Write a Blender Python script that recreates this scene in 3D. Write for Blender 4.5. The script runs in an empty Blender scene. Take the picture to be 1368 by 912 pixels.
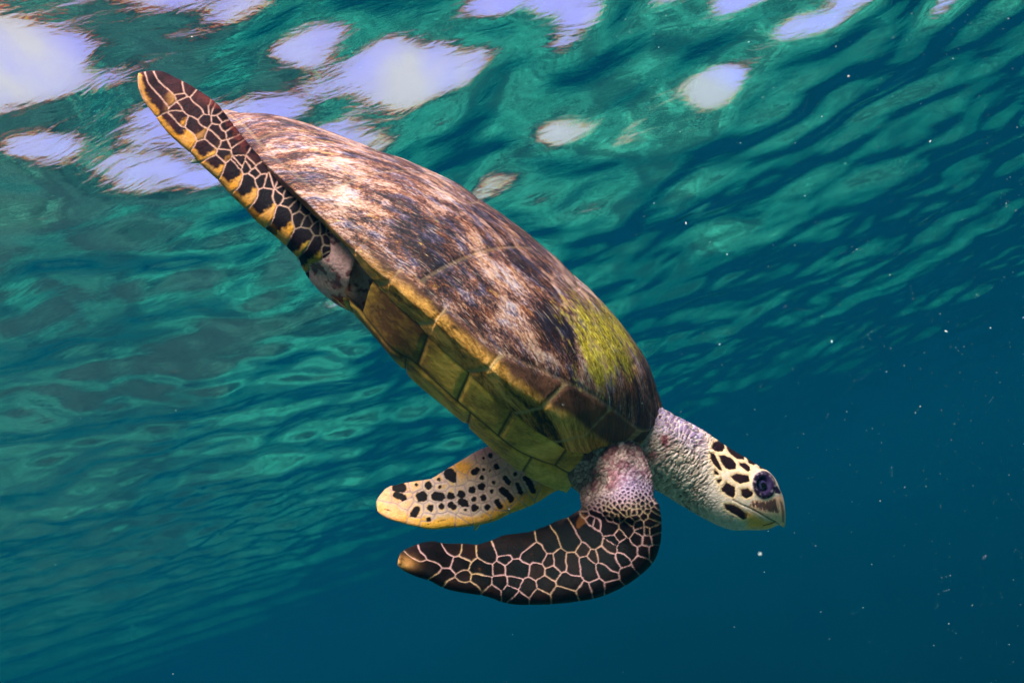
import bpy, bmesh, math, random
import numpy as np
from mathutils import Vector, Matrix
from mathutils.kdtree import KDTree

# ------------------------------------------------------------------ scene, camera, light
SC = bpy.context.scene
COL = SC.collection
SURF_Z = 5.0                                  # water surface height above the sea floor datum
CAM = np.array([0.0, 0.0, SURF_Z - 1.7])
PITCH, ROLL = math.radians(18.6), math.radians(19.0)
FPX = 1074.0                                  # focal length in photograph pixels (1368 wide)
_f = np.array([0, math.cos(PITCH), math.sin(PITCH)])
_r0 = np.array([1.0, 0, 0]); _u0 = np.cross(_r0, _f)
CR = math.cos(ROLL) * _r0 - math.sin(ROLL) * _u0
CU = math.sin(ROLL) * _r0 + math.cos(ROLL) * _u0
CF = _f

cam_d = bpy.data.cameras.new('camera')
cam = bpy.data.objects.new('camera', cam_d); COL.objects.link(cam)
M = Matrix(((CR[0], CU[0], -CF[0], CAM[0]), (CR[1], CU[1], -CF[1], CAM[1]), (CR[2], CU[2], -CF[2], CAM[2]), (0, 0, 0, 1)))
cam.matrix_world = M
cam_d.sensor_width = 36.0
cam_d.lens = 36.0 * FPX / 1368.0
cam_d.clip_start, cam_d.clip_end = 0.02, 500
SC.camera = cam
cam_d.dof.use_dof = True; cam_d.dof.focus_distance = .95; cam_d.dof.aperture_fstop = 15.0

SUN_EL, SUN_AZ = math.radians(47), math.radians(189)   # azimuth clockwise from +Y: behind the diver
to_sun = Vector((math.sin(SUN_AZ) * math.cos(SUN_EL), math.cos(SUN_AZ) * math.cos(SUN_EL), math.sin(SUN_EL)))
sun_d = bpy.data.lights.new('sun', 'SUN'); sun_d.energy = 4.0; sun_d.angle = math.radians(28); sun_d.color = (1.0, 0.88, 0.82)
sun = bpy.data.objects.new('sun', sun_d); COL.objects.link(sun)
sun.rotation_euler = to_sun.to_track_quat('Z', 'Y').to_euler(); sun.location = (0, 0, 12)

W = bpy.data.worlds.new('World'); SC.world = W; W.use_nodes = True
wn = W.node_tree; bg = wn.nodes['Background']
sky = wn.nodes.new('ShaderNodeTexSky'); sky.sky_type = 'NISHITA'; sky.sun_disc = False
sky.sun_elevation = SUN_EL; sky.sun_rotation = SUN_AZ; sky.dust_density = 2.0; sky.ozone_density = 3.0
tint = wn.nodes.new('ShaderNodeMix'); tint.data_type = 'RGBA'; tint.blend_type = 'MULTIPLY'
tint.inputs[0].default_value = 1.0; tint.inputs[7].default_value = (1.30, .52, .70, 1)
wn.links.new(sky.outputs[0], tint.inputs[6]); 
wtc = wn.nodes.new('ShaderNodeTexCoord'); wno = wn.nodes.new('ShaderNodeTexNoise'); wno.inputs['Scale'].default_value = 5.0; wno.inputs['Detail'].default_value = 5; wno.inputs['Distortion'].default_value = .6
wra = wn.nodes.new('ShaderNodeValToRGB'); wra.color_ramp.elements[0].position = .42; wra.color_ramp.elements[1].position = .62
cloud = wn.nodes.new('ShaderNodeMix'); cloud.data_type = 'RGBA'; cloud.inputs[7].default_value = (1.55, 1.02, 1.18, 1)
wn.links.new(wtc.outputs['Generated'], wno.inputs['Vector']); wn.links.new(wno.outputs[0], wra.inputs[0]); wn.links.new(wra.outputs[0], cloud.inputs[0])
wn.links.new(tint.outputs[2], cloud.inputs[6]); wn.links.new(cloud.outputs[2], bg.inputs[0])
bg.inputs[1].default_value = 0.15

vs = SC.view_settings
SC.display_settings.display_device = 'sRGB'
vs.view_transform = 'Standard'; vs.look = 'None'; vs.gamma = 1.0; vs.use_curve_mapping = False
vs.exposure = 2.4
SC.render.engine = 'CYCLES'
cy = SC.cycles
cy.use_denoising = True; cy.use_adaptive_sampling = True; cy.adaptive_threshold = .02
cy.max_bounces = 6; cy.transparent_max_bounces = 12; cy.volume_bounces = 0; cy.glossy_bounces = 3; cy.diffuse_bounces = 2
cy.sample_clamp_indirect = 4.0
cy.caustics_reflective = False; cy.caustics_refractive = False

# ------------------------------------------------------------------ helpers
def ray(px, py):
    px = np.asarray(px, float); py = np.asarray(py, float)
    return CF + ((px - 684) / FPX)[..., None] * CR - ((py - 456) / FPX)[..., None] * CU
def project(P):
    d = np.asarray(P) - CAM
    z = d @ CF
    return np.stack([684 + FPX * (d @ CR) / z, 456 - FPX * (d @ CU) / z, z], -1)

def mesh_obj(name, verts, faces, mat=None, parent=None, smooth=True, **props):
    me = bpy.data.meshes.new(name)
    verts = np.asarray(verts, np.float32); faces = np.asarray(faces)
    if faces.ndim == 2:
        nf, k = faces.shape
        me.vertices.add(len(verts)); me.vertices.foreach_set('co', verts.ravel())
        me.loops.add(nf * k); me.loops.foreach_set('vertex_index', faces.ravel().astype(np.int32))
        me.polygons.add(nf)
        me.polygons.foreach_set('loop_start', np.arange(0, nf * k, k, dtype=np.int32))
        me.polygons.foreach_set('loop_total', np.full(nf, k, np.int32))
        me.update(calc_edges=True)
    else:
        me.from_pydata(verts.tolist(), [], [list(f) for f in faces])
    me.validate()
    if smooth:
        me.polygons.foreach_set('use_smooth', np.ones(len(me.polygons), bool))
    if mat: me.materials.append(mat)
    o = bpy.data.objects.new(name, me); COL.objects.link(o)
    if parent is not None: o.parent = parent
    for k, v in props.items(): o[k] = v
    return o

def grid_faces(nu, nv, close_v=False):
    i = np.arange(nu - 1)[:, None]; j = np.arange(nv if close_v else nv - 1)[None, :]
    j2 = (j + 1) % nv
    return np.stack([i * nv + j, (i + 1) * nv + j, (i + 1) * nv + j2, i * nv + j2], -1).reshape(-1, 4)

class Noise:
    """lattice value noise, 2 or 3 dimensions"""
    def __init__(s, seed): s.t = np.random.default_rng(seed).random(65536).astype(np.float32)
    def h(s, *c):
        k = c[0].astype(np.int64) * 73856093
        k ^= c[1].astype(np.int64) * 19349663
        if len(c) > 2: k ^= c[2].astype(np.int64) * 83492791
        return s.t[(k ^ (k >> 13)) & 65535]
    def __call__(s, *p):
        fl = [np.floor(q) for q in p]; fr = [q - f for q, f in zip(p, fl)]
        fr = [f * f * (3 - 2 * f) for f in fr]
        out = 0
        for corner in range(1 << len(p)):
            w = 1.0; c = []
            for a in range(len(p)):
                b = corner >> a & 1
                w = w * (fr[a] if b else 1 - fr[a]); c.append(fl[a] + b)
            out = out + w * s.h(*c)
        return out
    def fbm(s, *p, oct=4, gain=.5):
        v = 0; a = 1; tot = 0
        for o in range(oct):
            v = v + a * s(*[q * 2.03 ** o + 17.3 * o for q in p]); tot += a; a *= gain
        return v / tot
N1, N2, N3 = Noise(1), Noise(2), Noise(3)

def sstep(a, b, x):
    t = np.clip((x - a) / (b - a), 0, 1); return t * t * (3 - 2 * t)

class NT:
    """small node-tree builder"""
    def __init__(s, name):
        s.m = bpy.data.materials.new(name); s.m.use_nodes = True
        s.t = s.m.node_tree; s.t.nodes.clear()
        s.out = s.t.nodes.new('ShaderNodeOutputMaterial')
    def n(s, typ, _in=None, **kw):
        nd = s.t.nodes.new('ShaderNode' + typ)
        for k, v in kw.items(): setattr(nd, k, v)
        for k, v in (_in or {}).items(): s.set(nd.inputs[k], v)
        return nd
    def set(s, sock, v):
        if isinstance(v, bpy.types.NodeSocket): s.t.links.new(v, sock)
        elif isinstance(v, bpy.types.Node): s.t.links.new(v.outputs[0], sock)
        else: sock.default_value = v
    def math(s, op, a, b=0.0, c=None, clamp=False):
        nd = s.n('Math', operation=op, use_clamp=clamp); s.set(nd.inputs[0], a); s.set(nd.inputs[1], b)
        if c is not None: s.set(nd.inputs[2], c)
        return nd.outputs[0]
    def mix(s, fac, a, b, blend='MIX'):
        nd = s.n('Mix', data_type='RGBA', blend_type=blend); s.set(nd.inputs[0], fac)
        for i, v in ((6, a), (7, b)):
            s.set(nd.inputs[i], (*v, 1) if isinstance(v, tuple) and len(v) == 3 else v)
        return nd.outputs[2]
    def ramp(s, fac, stops, interp='LINEAR'):
        nd = s.n('ValToRGB'); s.set(nd.inputs[0], fac); cr = nd.color_ramp; cr.interpolation = interp
        while len(cr.elements) < len(stops): cr.elements.new(0.5)
        for e, (p, c) in zip(cr.elements, stops):
            e.position = p; e.color = (*c, 1) if isinstance(c, tuple) else (c, c, c, 1)
        return nd.outputs[0]
    def noise(s, vec, scale, detail=3, rough=.5, dist=0.0):
        return s.n('TexNoise', {'Vector': vec, 'Scale': scale, 'Detail': detail, 'Roughness': rough, 'Distortion': dist}).outputs[0]
    def mapping(s, vec, scale=(1, 1, 1), rot=(0, 0, 0), loc=(0, 0, 0)):
        return s.n('Mapping', {'Vector': vec, 'Scale': scale, 'Rotation': rot, 'Location': loc}).outputs[0]
    def bump(s, h, strength=.3, dist=.01, normal=None):
        nd = s.n('Bump', {'Height': h, 'Strength': strength, 'Distance': dist})
        if normal is not None: s.set(nd.inputs['Normal'], normal)
        return nd.outputs[0]
    def surf(s, v): s.set(s.out.inputs['Surface'], v); return s.m

# ------------------------------------------------------------------ water surface
def water_material():
    k = NT('water_surface_material')
    co = k.n('NewGeometry').outputs['Position']
    h1 = k.noise(k.mapping(co, (9, 24, 1), (0, 0, -.45)), 1.0, 4, .55, .6)
    h2 = k.noise(k.mapping(co, (30, 70, 1), (0, 0, -.25)), 1.0, 2, .5, .3)
    h = k.math('MULTIPLY_ADD', h2, .18, h1)
    bp = k.bump(h, 1.0, .0018)
    fr = [k.n('Fresnel', {'IOR': i, 'Normal': bp}).outputs[0] for i in (1.314, 1.333, 1.345)]
    F = k.n('CombineColor', {0: fr[0], 1: fr[1], 2: fr[2]}).outputs[0]
    T = k.mix(1.0, (1, 1, 1), F, 'SUBTRACT')
    gl = k.n('BsdfGlossy', {'Color': F, 'Roughness': 0.0, 'Normal': bp})
    tr = k.n('BsdfTransparent', {'Color': T})
    return k.surf(k.n('AddShader', {0: gl.outputs[0], 1: tr.outputs[0]}).outputs[0])

def graded(lo, hi, a, b, fine, grow=1.06):
    mid = list(np.arange(a, b + 1e-6, fine)); L = []; s = fine; x = a
    while x > lo: s = min(s * grow, 1.5); x -= s; L.append(x)
    Rr = []; s = fine; x = mid[-1]
    while x < hi: s = min(s * grow, 1.5); x += s; Rr.append(x)
    return np.array(L[::-1] + mid + Rr)

gx = graded(-60, 60, -4.2, 4.6, .02); gy = graded(-14, 75, .6, 8.0, .018, 1.05)
X, Y = np.meshgrid(gx, gy, indexing='ij')
rng = np.random.default_rng(11)
Zw = np.zeros_like(X)
WIND = math.radians(75)
for lam, n, slope in ((2.8, 5, .035), (1.5, 8, .055), (.85, 11, .074), (.48, 14, .084), (.26, 18, .052), (.14, 20, .020)):
    for i in range(n):
        l = lam * rng.uniform(.75, 1.3); th = WIND + (rng.uniform(-1.57, 1.57) if lam < .6 else rng.normal(0, .8 if lam < 1 else .6)); kk = 2 * math.pi / l
        a = slope / kk * math.sqrt(2.0 / n)
        ph = kk * (math.cos(th) * X + math.sin(th) * Y) + rng.uniform(0, 6.28)
        c = np.cos(ph + .35 * np.sin(ph * .31 + i))
        if lam < .6: a = a * (.25 + 1.5 * sstep(.35, .65, N1.fbm(X / (lam * 5) + 7 * i, Y / (lam * 5), oct=2)))
        Zw += a * c
far = np.hypot(X, Y)
Zw *= 1 - .75 * sstep(10, 30, far)
V = np.stack([X, Y, SURF_Z + Zw], -1).reshape(-1, 3)
mesh_obj('water', V, grid_faces(len(gx), len(gy)), water_material(), kind='structure',
         label='rippled underside of the sea surface with bright sky windows', category='water')

# ------------------------------------------------------------------ sea floor (seen mirrored in the surface)
def floor_material():
    k = NT('reef_floor_material')
    co = k.n('NewGeometry').outputs['Position']
    big = k.noise(co, .55, 5, .6, .5); med = k.noise(co, 2.6, 6, .65, .4); fine = k.noise(co, 9, 6, .75, .5)
    c = k.ramp(med, [(.25, (.03, .03, .03)), (.42, (.09, .15, .10)), (.50, (.31, .50, .37)), (.62, (.60, .78, .60))])
    dark = k.ramp(big, [(.42, 1.0), (.56, 0.0)])
    c = k.mix(k.math('MULTIPLY', dark, .85), c, (.055, .04, .038))
    hz = k.n('SeparateXYZ', {0: co}).outputs[2]
    c = k.mix(k.math('MULTIPLY', k.ramp(k.math('MULTIPLY_ADD', med, 1.2, k.math('MULTIPLY_ADD', hz, .35, -1.0)), [(.2, 0.0), (.6, 1.0)]), .75), c, (.07, .045, .04))
    c = k.mix(.75, c, k.ramp(fine, [(.36, (.03, .03, .04)), (.50, (.7, .7, .7)), (.64, (1.6, 1.6, 1.4))]), 'MULTIPLY')
    b = k.n('BsdfPrincipled', {'Base Color': c, 'Roughness': .95, 'Normal': k.bump(fine, .8, .15)})
    return k.surf(b.outputs[0])
fx = graded(-60, 60, -12, 12, .22, 1.07); fy = graded(-14, 75, -2, 26, .22, 1.07)
X, Y = np.meshgrid(fx, fy, indexing='ij')
rock = N1.fbm(X * .32 + 5, Y * .32 + 9, oct=5)
Zf = .5 + 1.9 * sstep(.46, .68, rock) + .6 * N2.fbm(X * 1.3, Y * 1.3, oct=4)
Zf += 2.0 * sstep(-.5, -7, X)                 # the reef rises to one side
Zf -= 14.0 * sstep(9, 28, X - .10 * Y)         # and drops away into open water on the other
Zf -= 6.0 * sstep(20, 36, Y + .5 * X)
Zf = np.minimum(Zf, 2.3 + 1.1 * sstep(-1, -6, X))
az = np.arctan2(X, np.maximum(Y, .1)); Zf = np.minimum(Zf, 2.85 - .20 * np.hypot(X, Y) * sstep(-.5, .0, az))
mesh_obj('sea_floor', np.stack([X, Y, Zf], -1).reshape(-1, 3), grid_faces(len(fx), len(fy)), floor_material(), kind='structure',
         label='rocky reef and rubble sea floor dropping into open water', category='sea floor')
FLOOR_MIN = float(Zf.min())

# ------------------------------------------------------------------ the water's own haze
def haze_box():
    k = NT('haze_material')
    pv = k.n('VolumePrincipled', {'Color': HAZE_COL, 'Density': HAZE_D, 'Absorption Color': HAZE_ABS, 'Anisotropy': 0.0})
    k.set(k.out.inputs['Volume'], pv.outputs[0])
    x0, x1, y0, y1, z0, z1 = -63, 63, -17, 78, FLOOR_MIN - 1, SURF_Z + .35
    v = [(x, y, z) for x in (x0, x1) for y in (y0, y1) for z in (z0, z1)]
    f = [(0, 1, 3, 2), (4, 6, 7, 5), (0, 4, 5, 1), (2, 3, 7, 6), (0, 2, 6, 4), (1, 5, 7, 3)]
    mesh_obj('haze', v, np.array(f), k.m, smooth=False, kind='stuff', label='blue green haze of the sea water', category='haze')
HAZE_COL, HAZE_D, HAZE_ABS = (.0001, .0040, .0086, 1), 1.0, (.63, .872, .865, 1)
haze_box()

# ------------------------------------------------------------------ the turtle's own frame (x to the head, z to the back of the shell)
def cam_vec(r, u, f): return r * CR + u * CU + f * CF
XT = cam_vec(.795, -.595, -.15); XT /= np.linalg.norm(XT)
ZT = cam_vec(.58, .80, -.05); ZT -= XT * (ZT @ XT); ZT /= np.linalg.norm(ZT)
YT = np.cross(ZT, XT)
OT = CAM + 1.02 * ray(600, 385)
RT = np.stack([XT, YT, ZT], 1)
def to_local(P): return (np.asarray(P) - OT) @ RT
def to_world(L): return np.asarray(L) @ RT.T + OT
CAM_L = to_local(CAM)
def ray_l(px, py): return ray(px, py) @ RT
def px_of(L): return project(to_world(L))

turtle = bpy.data.objects.new('sea_turtle', None); COL.objects.link(turtle)
turtle.matrix_world = Matrix(((*[float(v) for v in RT[0]], OT[0]), (*[float(v) for v in RT[1]], OT[1]), (*[float(v) for v in RT[2]], OT[2]), (0, 0, 0, 1)))
turtle['label'] = 'hawksbill sea turtle with mottled brown shell diving head down under the surface'
turtle['category'] = 'turtle'

def hit_plane_y(px, py, y):
    d = ray_l(px, py); s = (y - CAM_L[1]) / d[..., 1]
    return CAM_L + s[..., None] * d

# ---- shell profile from the outline
ridge_px = np.array([(299, 149), (322, 154), (345, 162), (372, 164), (400, 167), (430, 178), (460, 190), (520, 214), (585, 240), (640, 268), (690, 304), (740, 345), (790, 391), (830, 436), (858, 475), (876, 515), (885, 548), (888, 566)], float)
rim_px = np.array([(299, 150), (316, 171), (334, 193), (349, 212), (387, 247), (430, 288), (477, 336), (505, 361), (546, 397), (582, 430), (617, 459), (655, 492), (690, 518), (724, 542), (755, 563), (785, 583), (812, 597), (840, 599), (862, 591), (880, 579), (888, 567)], float)
tail_l = hit_plane_y(*ridge_px[0], 0.0); nose_l = hit_plane_y(*ridge_px[-1], 0.0)
X0, X1 = tail_l[0], nose_l[0]; LEN = X1 - X0
WM = .245
_wt = np.array([0, .03, .08, .15, .25, .38, .5, .62, .74, .84, .91, .96, .985, 1.0])
_ww = np.array([.02, .13, .27, .43, .64, .84, .95, 1.0, .975, .88, .72, .50, .32, .03])
def smooth_interp(x, xs, ys):
    """monotone cubic through the knots"""
    xs = np.asarray(xs, float); ys = np.asarray(ys, float); h = np.diff(xs); d = np.diff(ys) / h
    m = np.zeros_like(ys); m[1:-1] = np.where(d[1:] * d[:-1] > 0, 2 * d[1:] * d[:-1] / (d[1:] + d[:-1] + 1e-12), 0); m[0], m[-1] = d[0], d[-1]
    x = np.clip(x, xs[0], xs[-1]); i = np.clip(np.searchsorted(xs, x) - 1, 0, len(h) - 1)
    t = (x - xs[i]) / h[i]; t2, t3 = t * t, t * t * t
    return (2 * t3 - 3 * t2 + 1) * ys[i] + (t3 - 2 * t2 + t) * h[i] * m[i] + (-2 * t3 + 3 * t2) * ys[i + 1] + (t3 - t2) * h[i] * m[i + 1]
def half_w(x): return WM * smooth_interp((x - X0) / LEN, _wt, _ww)
def solve_line(pts, k):
    """pixel outline -> (x, z) samples lying on y = -k * half width"""
    y = np.zeros(len(pts)); L = None
    for it in range(60):
        L = np.stack([hit_plane_y(p[0], p[1], np.float64(v)) for p, v in zip(pts, y)])
        y = .6 * y + .4 * (-k * half_w(np.clip(L[:, 0], X0, X1)))
    o = np.argsort(L[:, 0]); xs = L[o, 0]; zs = L[o, 2]
    keep = np.concatenate([[True], np.diff(xs) > .004])
    return xs[keep], zs[keep]
def soft(x, xs, zs, n=5):
    v = smooth_interp(x, xs, zs)
    for d in (-.012, .012): v = v + smooth_interp(np.clip(x + d, xs[0], xs[-1]), xs, zs)
    return v / 3
rx, rz = solve_line(ridge_px, 0.0); mx, mz = solve_line(rim_px, 1.0)
line1_px = np.array([(470, 345), (497, 375), (515, 392), (543, 418), (574, 449), (605, 478), (643, 513), (694, 557), (730, 583), (757, 600), (775, 611)], float)
line2_px = np.array([(480, 415), (505, 447), (523, 468), (551, 483), (575, 505), (600, 528), (652, 572), (687, 600), (720, 615), (742, 622)], float)
keel_px = np.array([(413, 350), (432, 378), (446, 397), (472, 418), (502, 451), (528, 481), (560, 515), (610, 556), (640, 583), (667, 608), (699, 633), (739, 652), (752, 655)], float)
K1, K2, K3 = .90, .74, .60
l1x, l1z = solve_line(line1_px, K1); l2x, l2z = solve_line(line2_px, K2); kx, kz = solve_line(keel_px, K3)
def zr(x): return soft(x, mx, mz)
def zh(x): return np.maximum(soft(x, rx, rz), zr(x) + .003)
def z1(x):
    zz = smooth_interp(x, l1x, l1z); lim = zr(x) - .006
    lo = sstep(l1x[0] - .02, l1x[0] + .05, x); hi = 1 - sstep(l1x[-1] - .02, l1x[-1] + .03, x)
    return np.minimum(zz * lo * hi + (zr(x) - .007) * (1 - lo * hi), lim)

def rim_t(pts):
    x, _ = solve_line(np.array(pts, float), 1.0); return (x - X0) / LEN
marg_t = np.concatenate([[.0, .075, .155, .235], rim_t([(477, 336), (522, 377), (582, 430), (655, 492), (727, 543), (783, 581)]), rim_t([(828, 599)]), [.965]])
marg_t = np.sort(marg_t)
# ---- carapace: one grid over back and rim, split into scutes
NXg, ND, NV = 600, 281, 30
tt = np.linspace(0, 1, NXg); xs = X0 + LEN * (tt ** 1.0)
vv = np.concatenate([np.linspace(-1.22, -1, NV, endpoint=False), np.linspace(-1, 1, ND), np.linspace(1, 1.22, NV + 1)[1:]])
XX, VV = np.meshgrid(xs, vv, indexing='ij')
def dome_point(x, v):
    a = np.clip(np.abs(v), 0, 1) * math.pi / 2; Wd, R, H = half_w(x), zr(x), zh(x)
    y = Wd * np.sin(a) ** .92; z = R + (H - R) * np.cos(a) ** .86
    e = sstep(.80, 1.0, np.abs(v)); y = y * (1 + .012 * e)
    tq = (x - X0) / LEN; ki = np.clip(np.searchsorted(marg_t, tq) - 1, 0, len(marg_t) - 1); nxt = np.append(marg_t, 1.0)[ki + 1]
    ph_ = np.clip((nxt - tq) / np.maximum(nxt - marg_t[ki], .01), 0, 1)
    y = y + .006 * ph_ ** 2 * sstep(.90, 1.0, np.abs(v)) * sstep(.85, .45, tq)
    b = np.clip((np.abs(v) - 1) / .22, 0, 1)
    y = y * (1 - b) + b * K1 * Wd; z = z * (1 - b) + b * z1(x) - .15 * np.minimum(Wd, .05) * b * (1 - b) * .6
    return np.stack([x, np.sign(v) * y, z], -1)
G = dome_point(XX, VV)
def labels_at(x, v):
    t = (x - X0) / LEN; av = np.abs(v); side = (v > 0).astype(int)
    vm = .938 - .155 * sstep(.72, .95, t) - .05 * sstep(.3, .0, t)
    zig = .03 * np.abs(((t * 5.2 + .1) % 1) - .5) * 4
    vert_w = np.where(t > .9, .45, .30 + zig)
    mk = np.searchsorted(marg_t, t + .10 * (av - 1) * (av > 1) - .03 * (1 - av)) ; marg = 100 + mk + 20 * side
    cost = 50 + np.searchsorted([.24, .44, .65], t + .10 * (av - .5)) + 10 * side
    vert = 10 + np.searchsorted([.14, .33, .53, .74], t + .02 * np.cos(av * 10))
    lab = np.where(av > vm, marg, np.where(av > vert_w, cost, vert))
    lab = np.where((t > .955) & (av < .55), 9, lab)
    lab = np.where((t > .93) & (lab >= 50) & (lab < 100), np.where(side == 1, 63, 53), lab)
    return lab
def face_center(A): return (A[:-1, :-1] + A[1:, :-1] + A[1:, 1:] + A[:-1, 1:]) / 4
FL = labels_at(face_center(XX), face_center(VV))
nx, nv = XX.shape
vid = np.arange(nx * nv).reshape(nx, nv)
Q = np.stack([vid[:-1, :-1], vid[1:, :-1], vid[1:, 1:], vid[:-1, 1:]], -1)
lo = np.full((nx, nv), 10 ** 6); hi = np.full((nx, nv), -1)
for di in (0, 1):
    for dj in (0, 1):
        sl = (slice(di, nx - 1 + di), slice(dj, nv - 1 + dj))
        lo[sl] = np.minimum(lo[sl], FL); hi[sl] = np.maximum(hi[sl], FL)
border = (lo != hi)
def kd_dist(src, qry):
    kd = KDTree(len(src))
    for i, p in enumerate(src): kd.insert(p, i)
    kd.balance()
    return np.array([kd.find(q)[2] for q in qry])
def grid_normals(G):
    du = np.gradient(G, axis=0); dv = np.gradient(G, axis=1); n = np.cross(du, dv)
    return n / (np.linalg.norm(n, axis=-1, keepdims=True) + 1e-12)
NRM = grid_normals(G)
mid = G[nx // 2, nv // 2] ; 
if (NRM[nx // 2, nv // 2] @ np.array([0, 0, 1.])) < 0: NRM = -NRM; Q = Q[..., ::-1]
SD = kd_dist(G[border], G.reshape(-1, 3)).reshape(nx, nv)

def shell_masks(P, seam):
    p = px_of(P); px, py = p[..., 0], p[..., 1]
    def blob(cx, cy, rx_, ry_, ang=0.0):
        c, s = math.cos(ang), math.sin(ang); a = (px - cx) * c + (py - cy) * s; b = -(px - cx) * s + (py - cy) * c
        return np.exp(-(a / rx_) ** 2 - (b / ry_) ** 2)
    n = N1.fbm(P[..., 0] * 24, P[..., 1] * 40, P[..., 2] * 40, oct=3)
    cream = .95 * blob(470, 262, 85, 34, .7) + .7 * blob(615, 262, 70, 20, .55) + .8 * blob(690, 390, 80, 34, .75) + .55 * blob(640, 450, 60, 15, .7) + .7 * blob(770, 385, 50, 16, .8) + .35 * blob(560, 380, 60, 18, .7)
    dark = .9 * blob(560, 325, 65, 30, .65) + .55 * blob(655, 285, 60, 20, .6) + .8 * blob(740, 425, 42, 30, .8) + .35 * blob(800, 560, 80, 45, .3) + .35 * blob(850, 510, 25, 50, -.3) + .6 * blob(640, 425, 26, 22) + .55 * blob(700, 350, 30, 14, .6)
    algae = 1.15 * blob(808, 462, 44, 52, .5) + .55 * blob(785, 425, 60, 30, .8) + .35 * blob(415, 190, 30, 14, .5) + .35 * blob(800, 520, 20, 30)
    red = .9 * blob(360, 190, 70, 26, .65) + .5 * blob(740, 520, 60, 26, .6) + .6 * blob(520, 240, 80, 16, .5) + .75 * blob(825, 530, 60, 45)
    k = .45 + 1.1 * n
    return np.clip(np.stack([cream * k, algae * k, dark * k, red * k], -1), 0, 1)
def set_attr(o, name, arr, kind='FLOAT_COLOR'):
    at = o.data.attributes.new(name, kind, 'POINT')
    at.data.foreach_set('color' if kind.endswith('COLOR') else 'value', np.ascontiguousarray(arr, np.float32).ravel())

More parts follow.
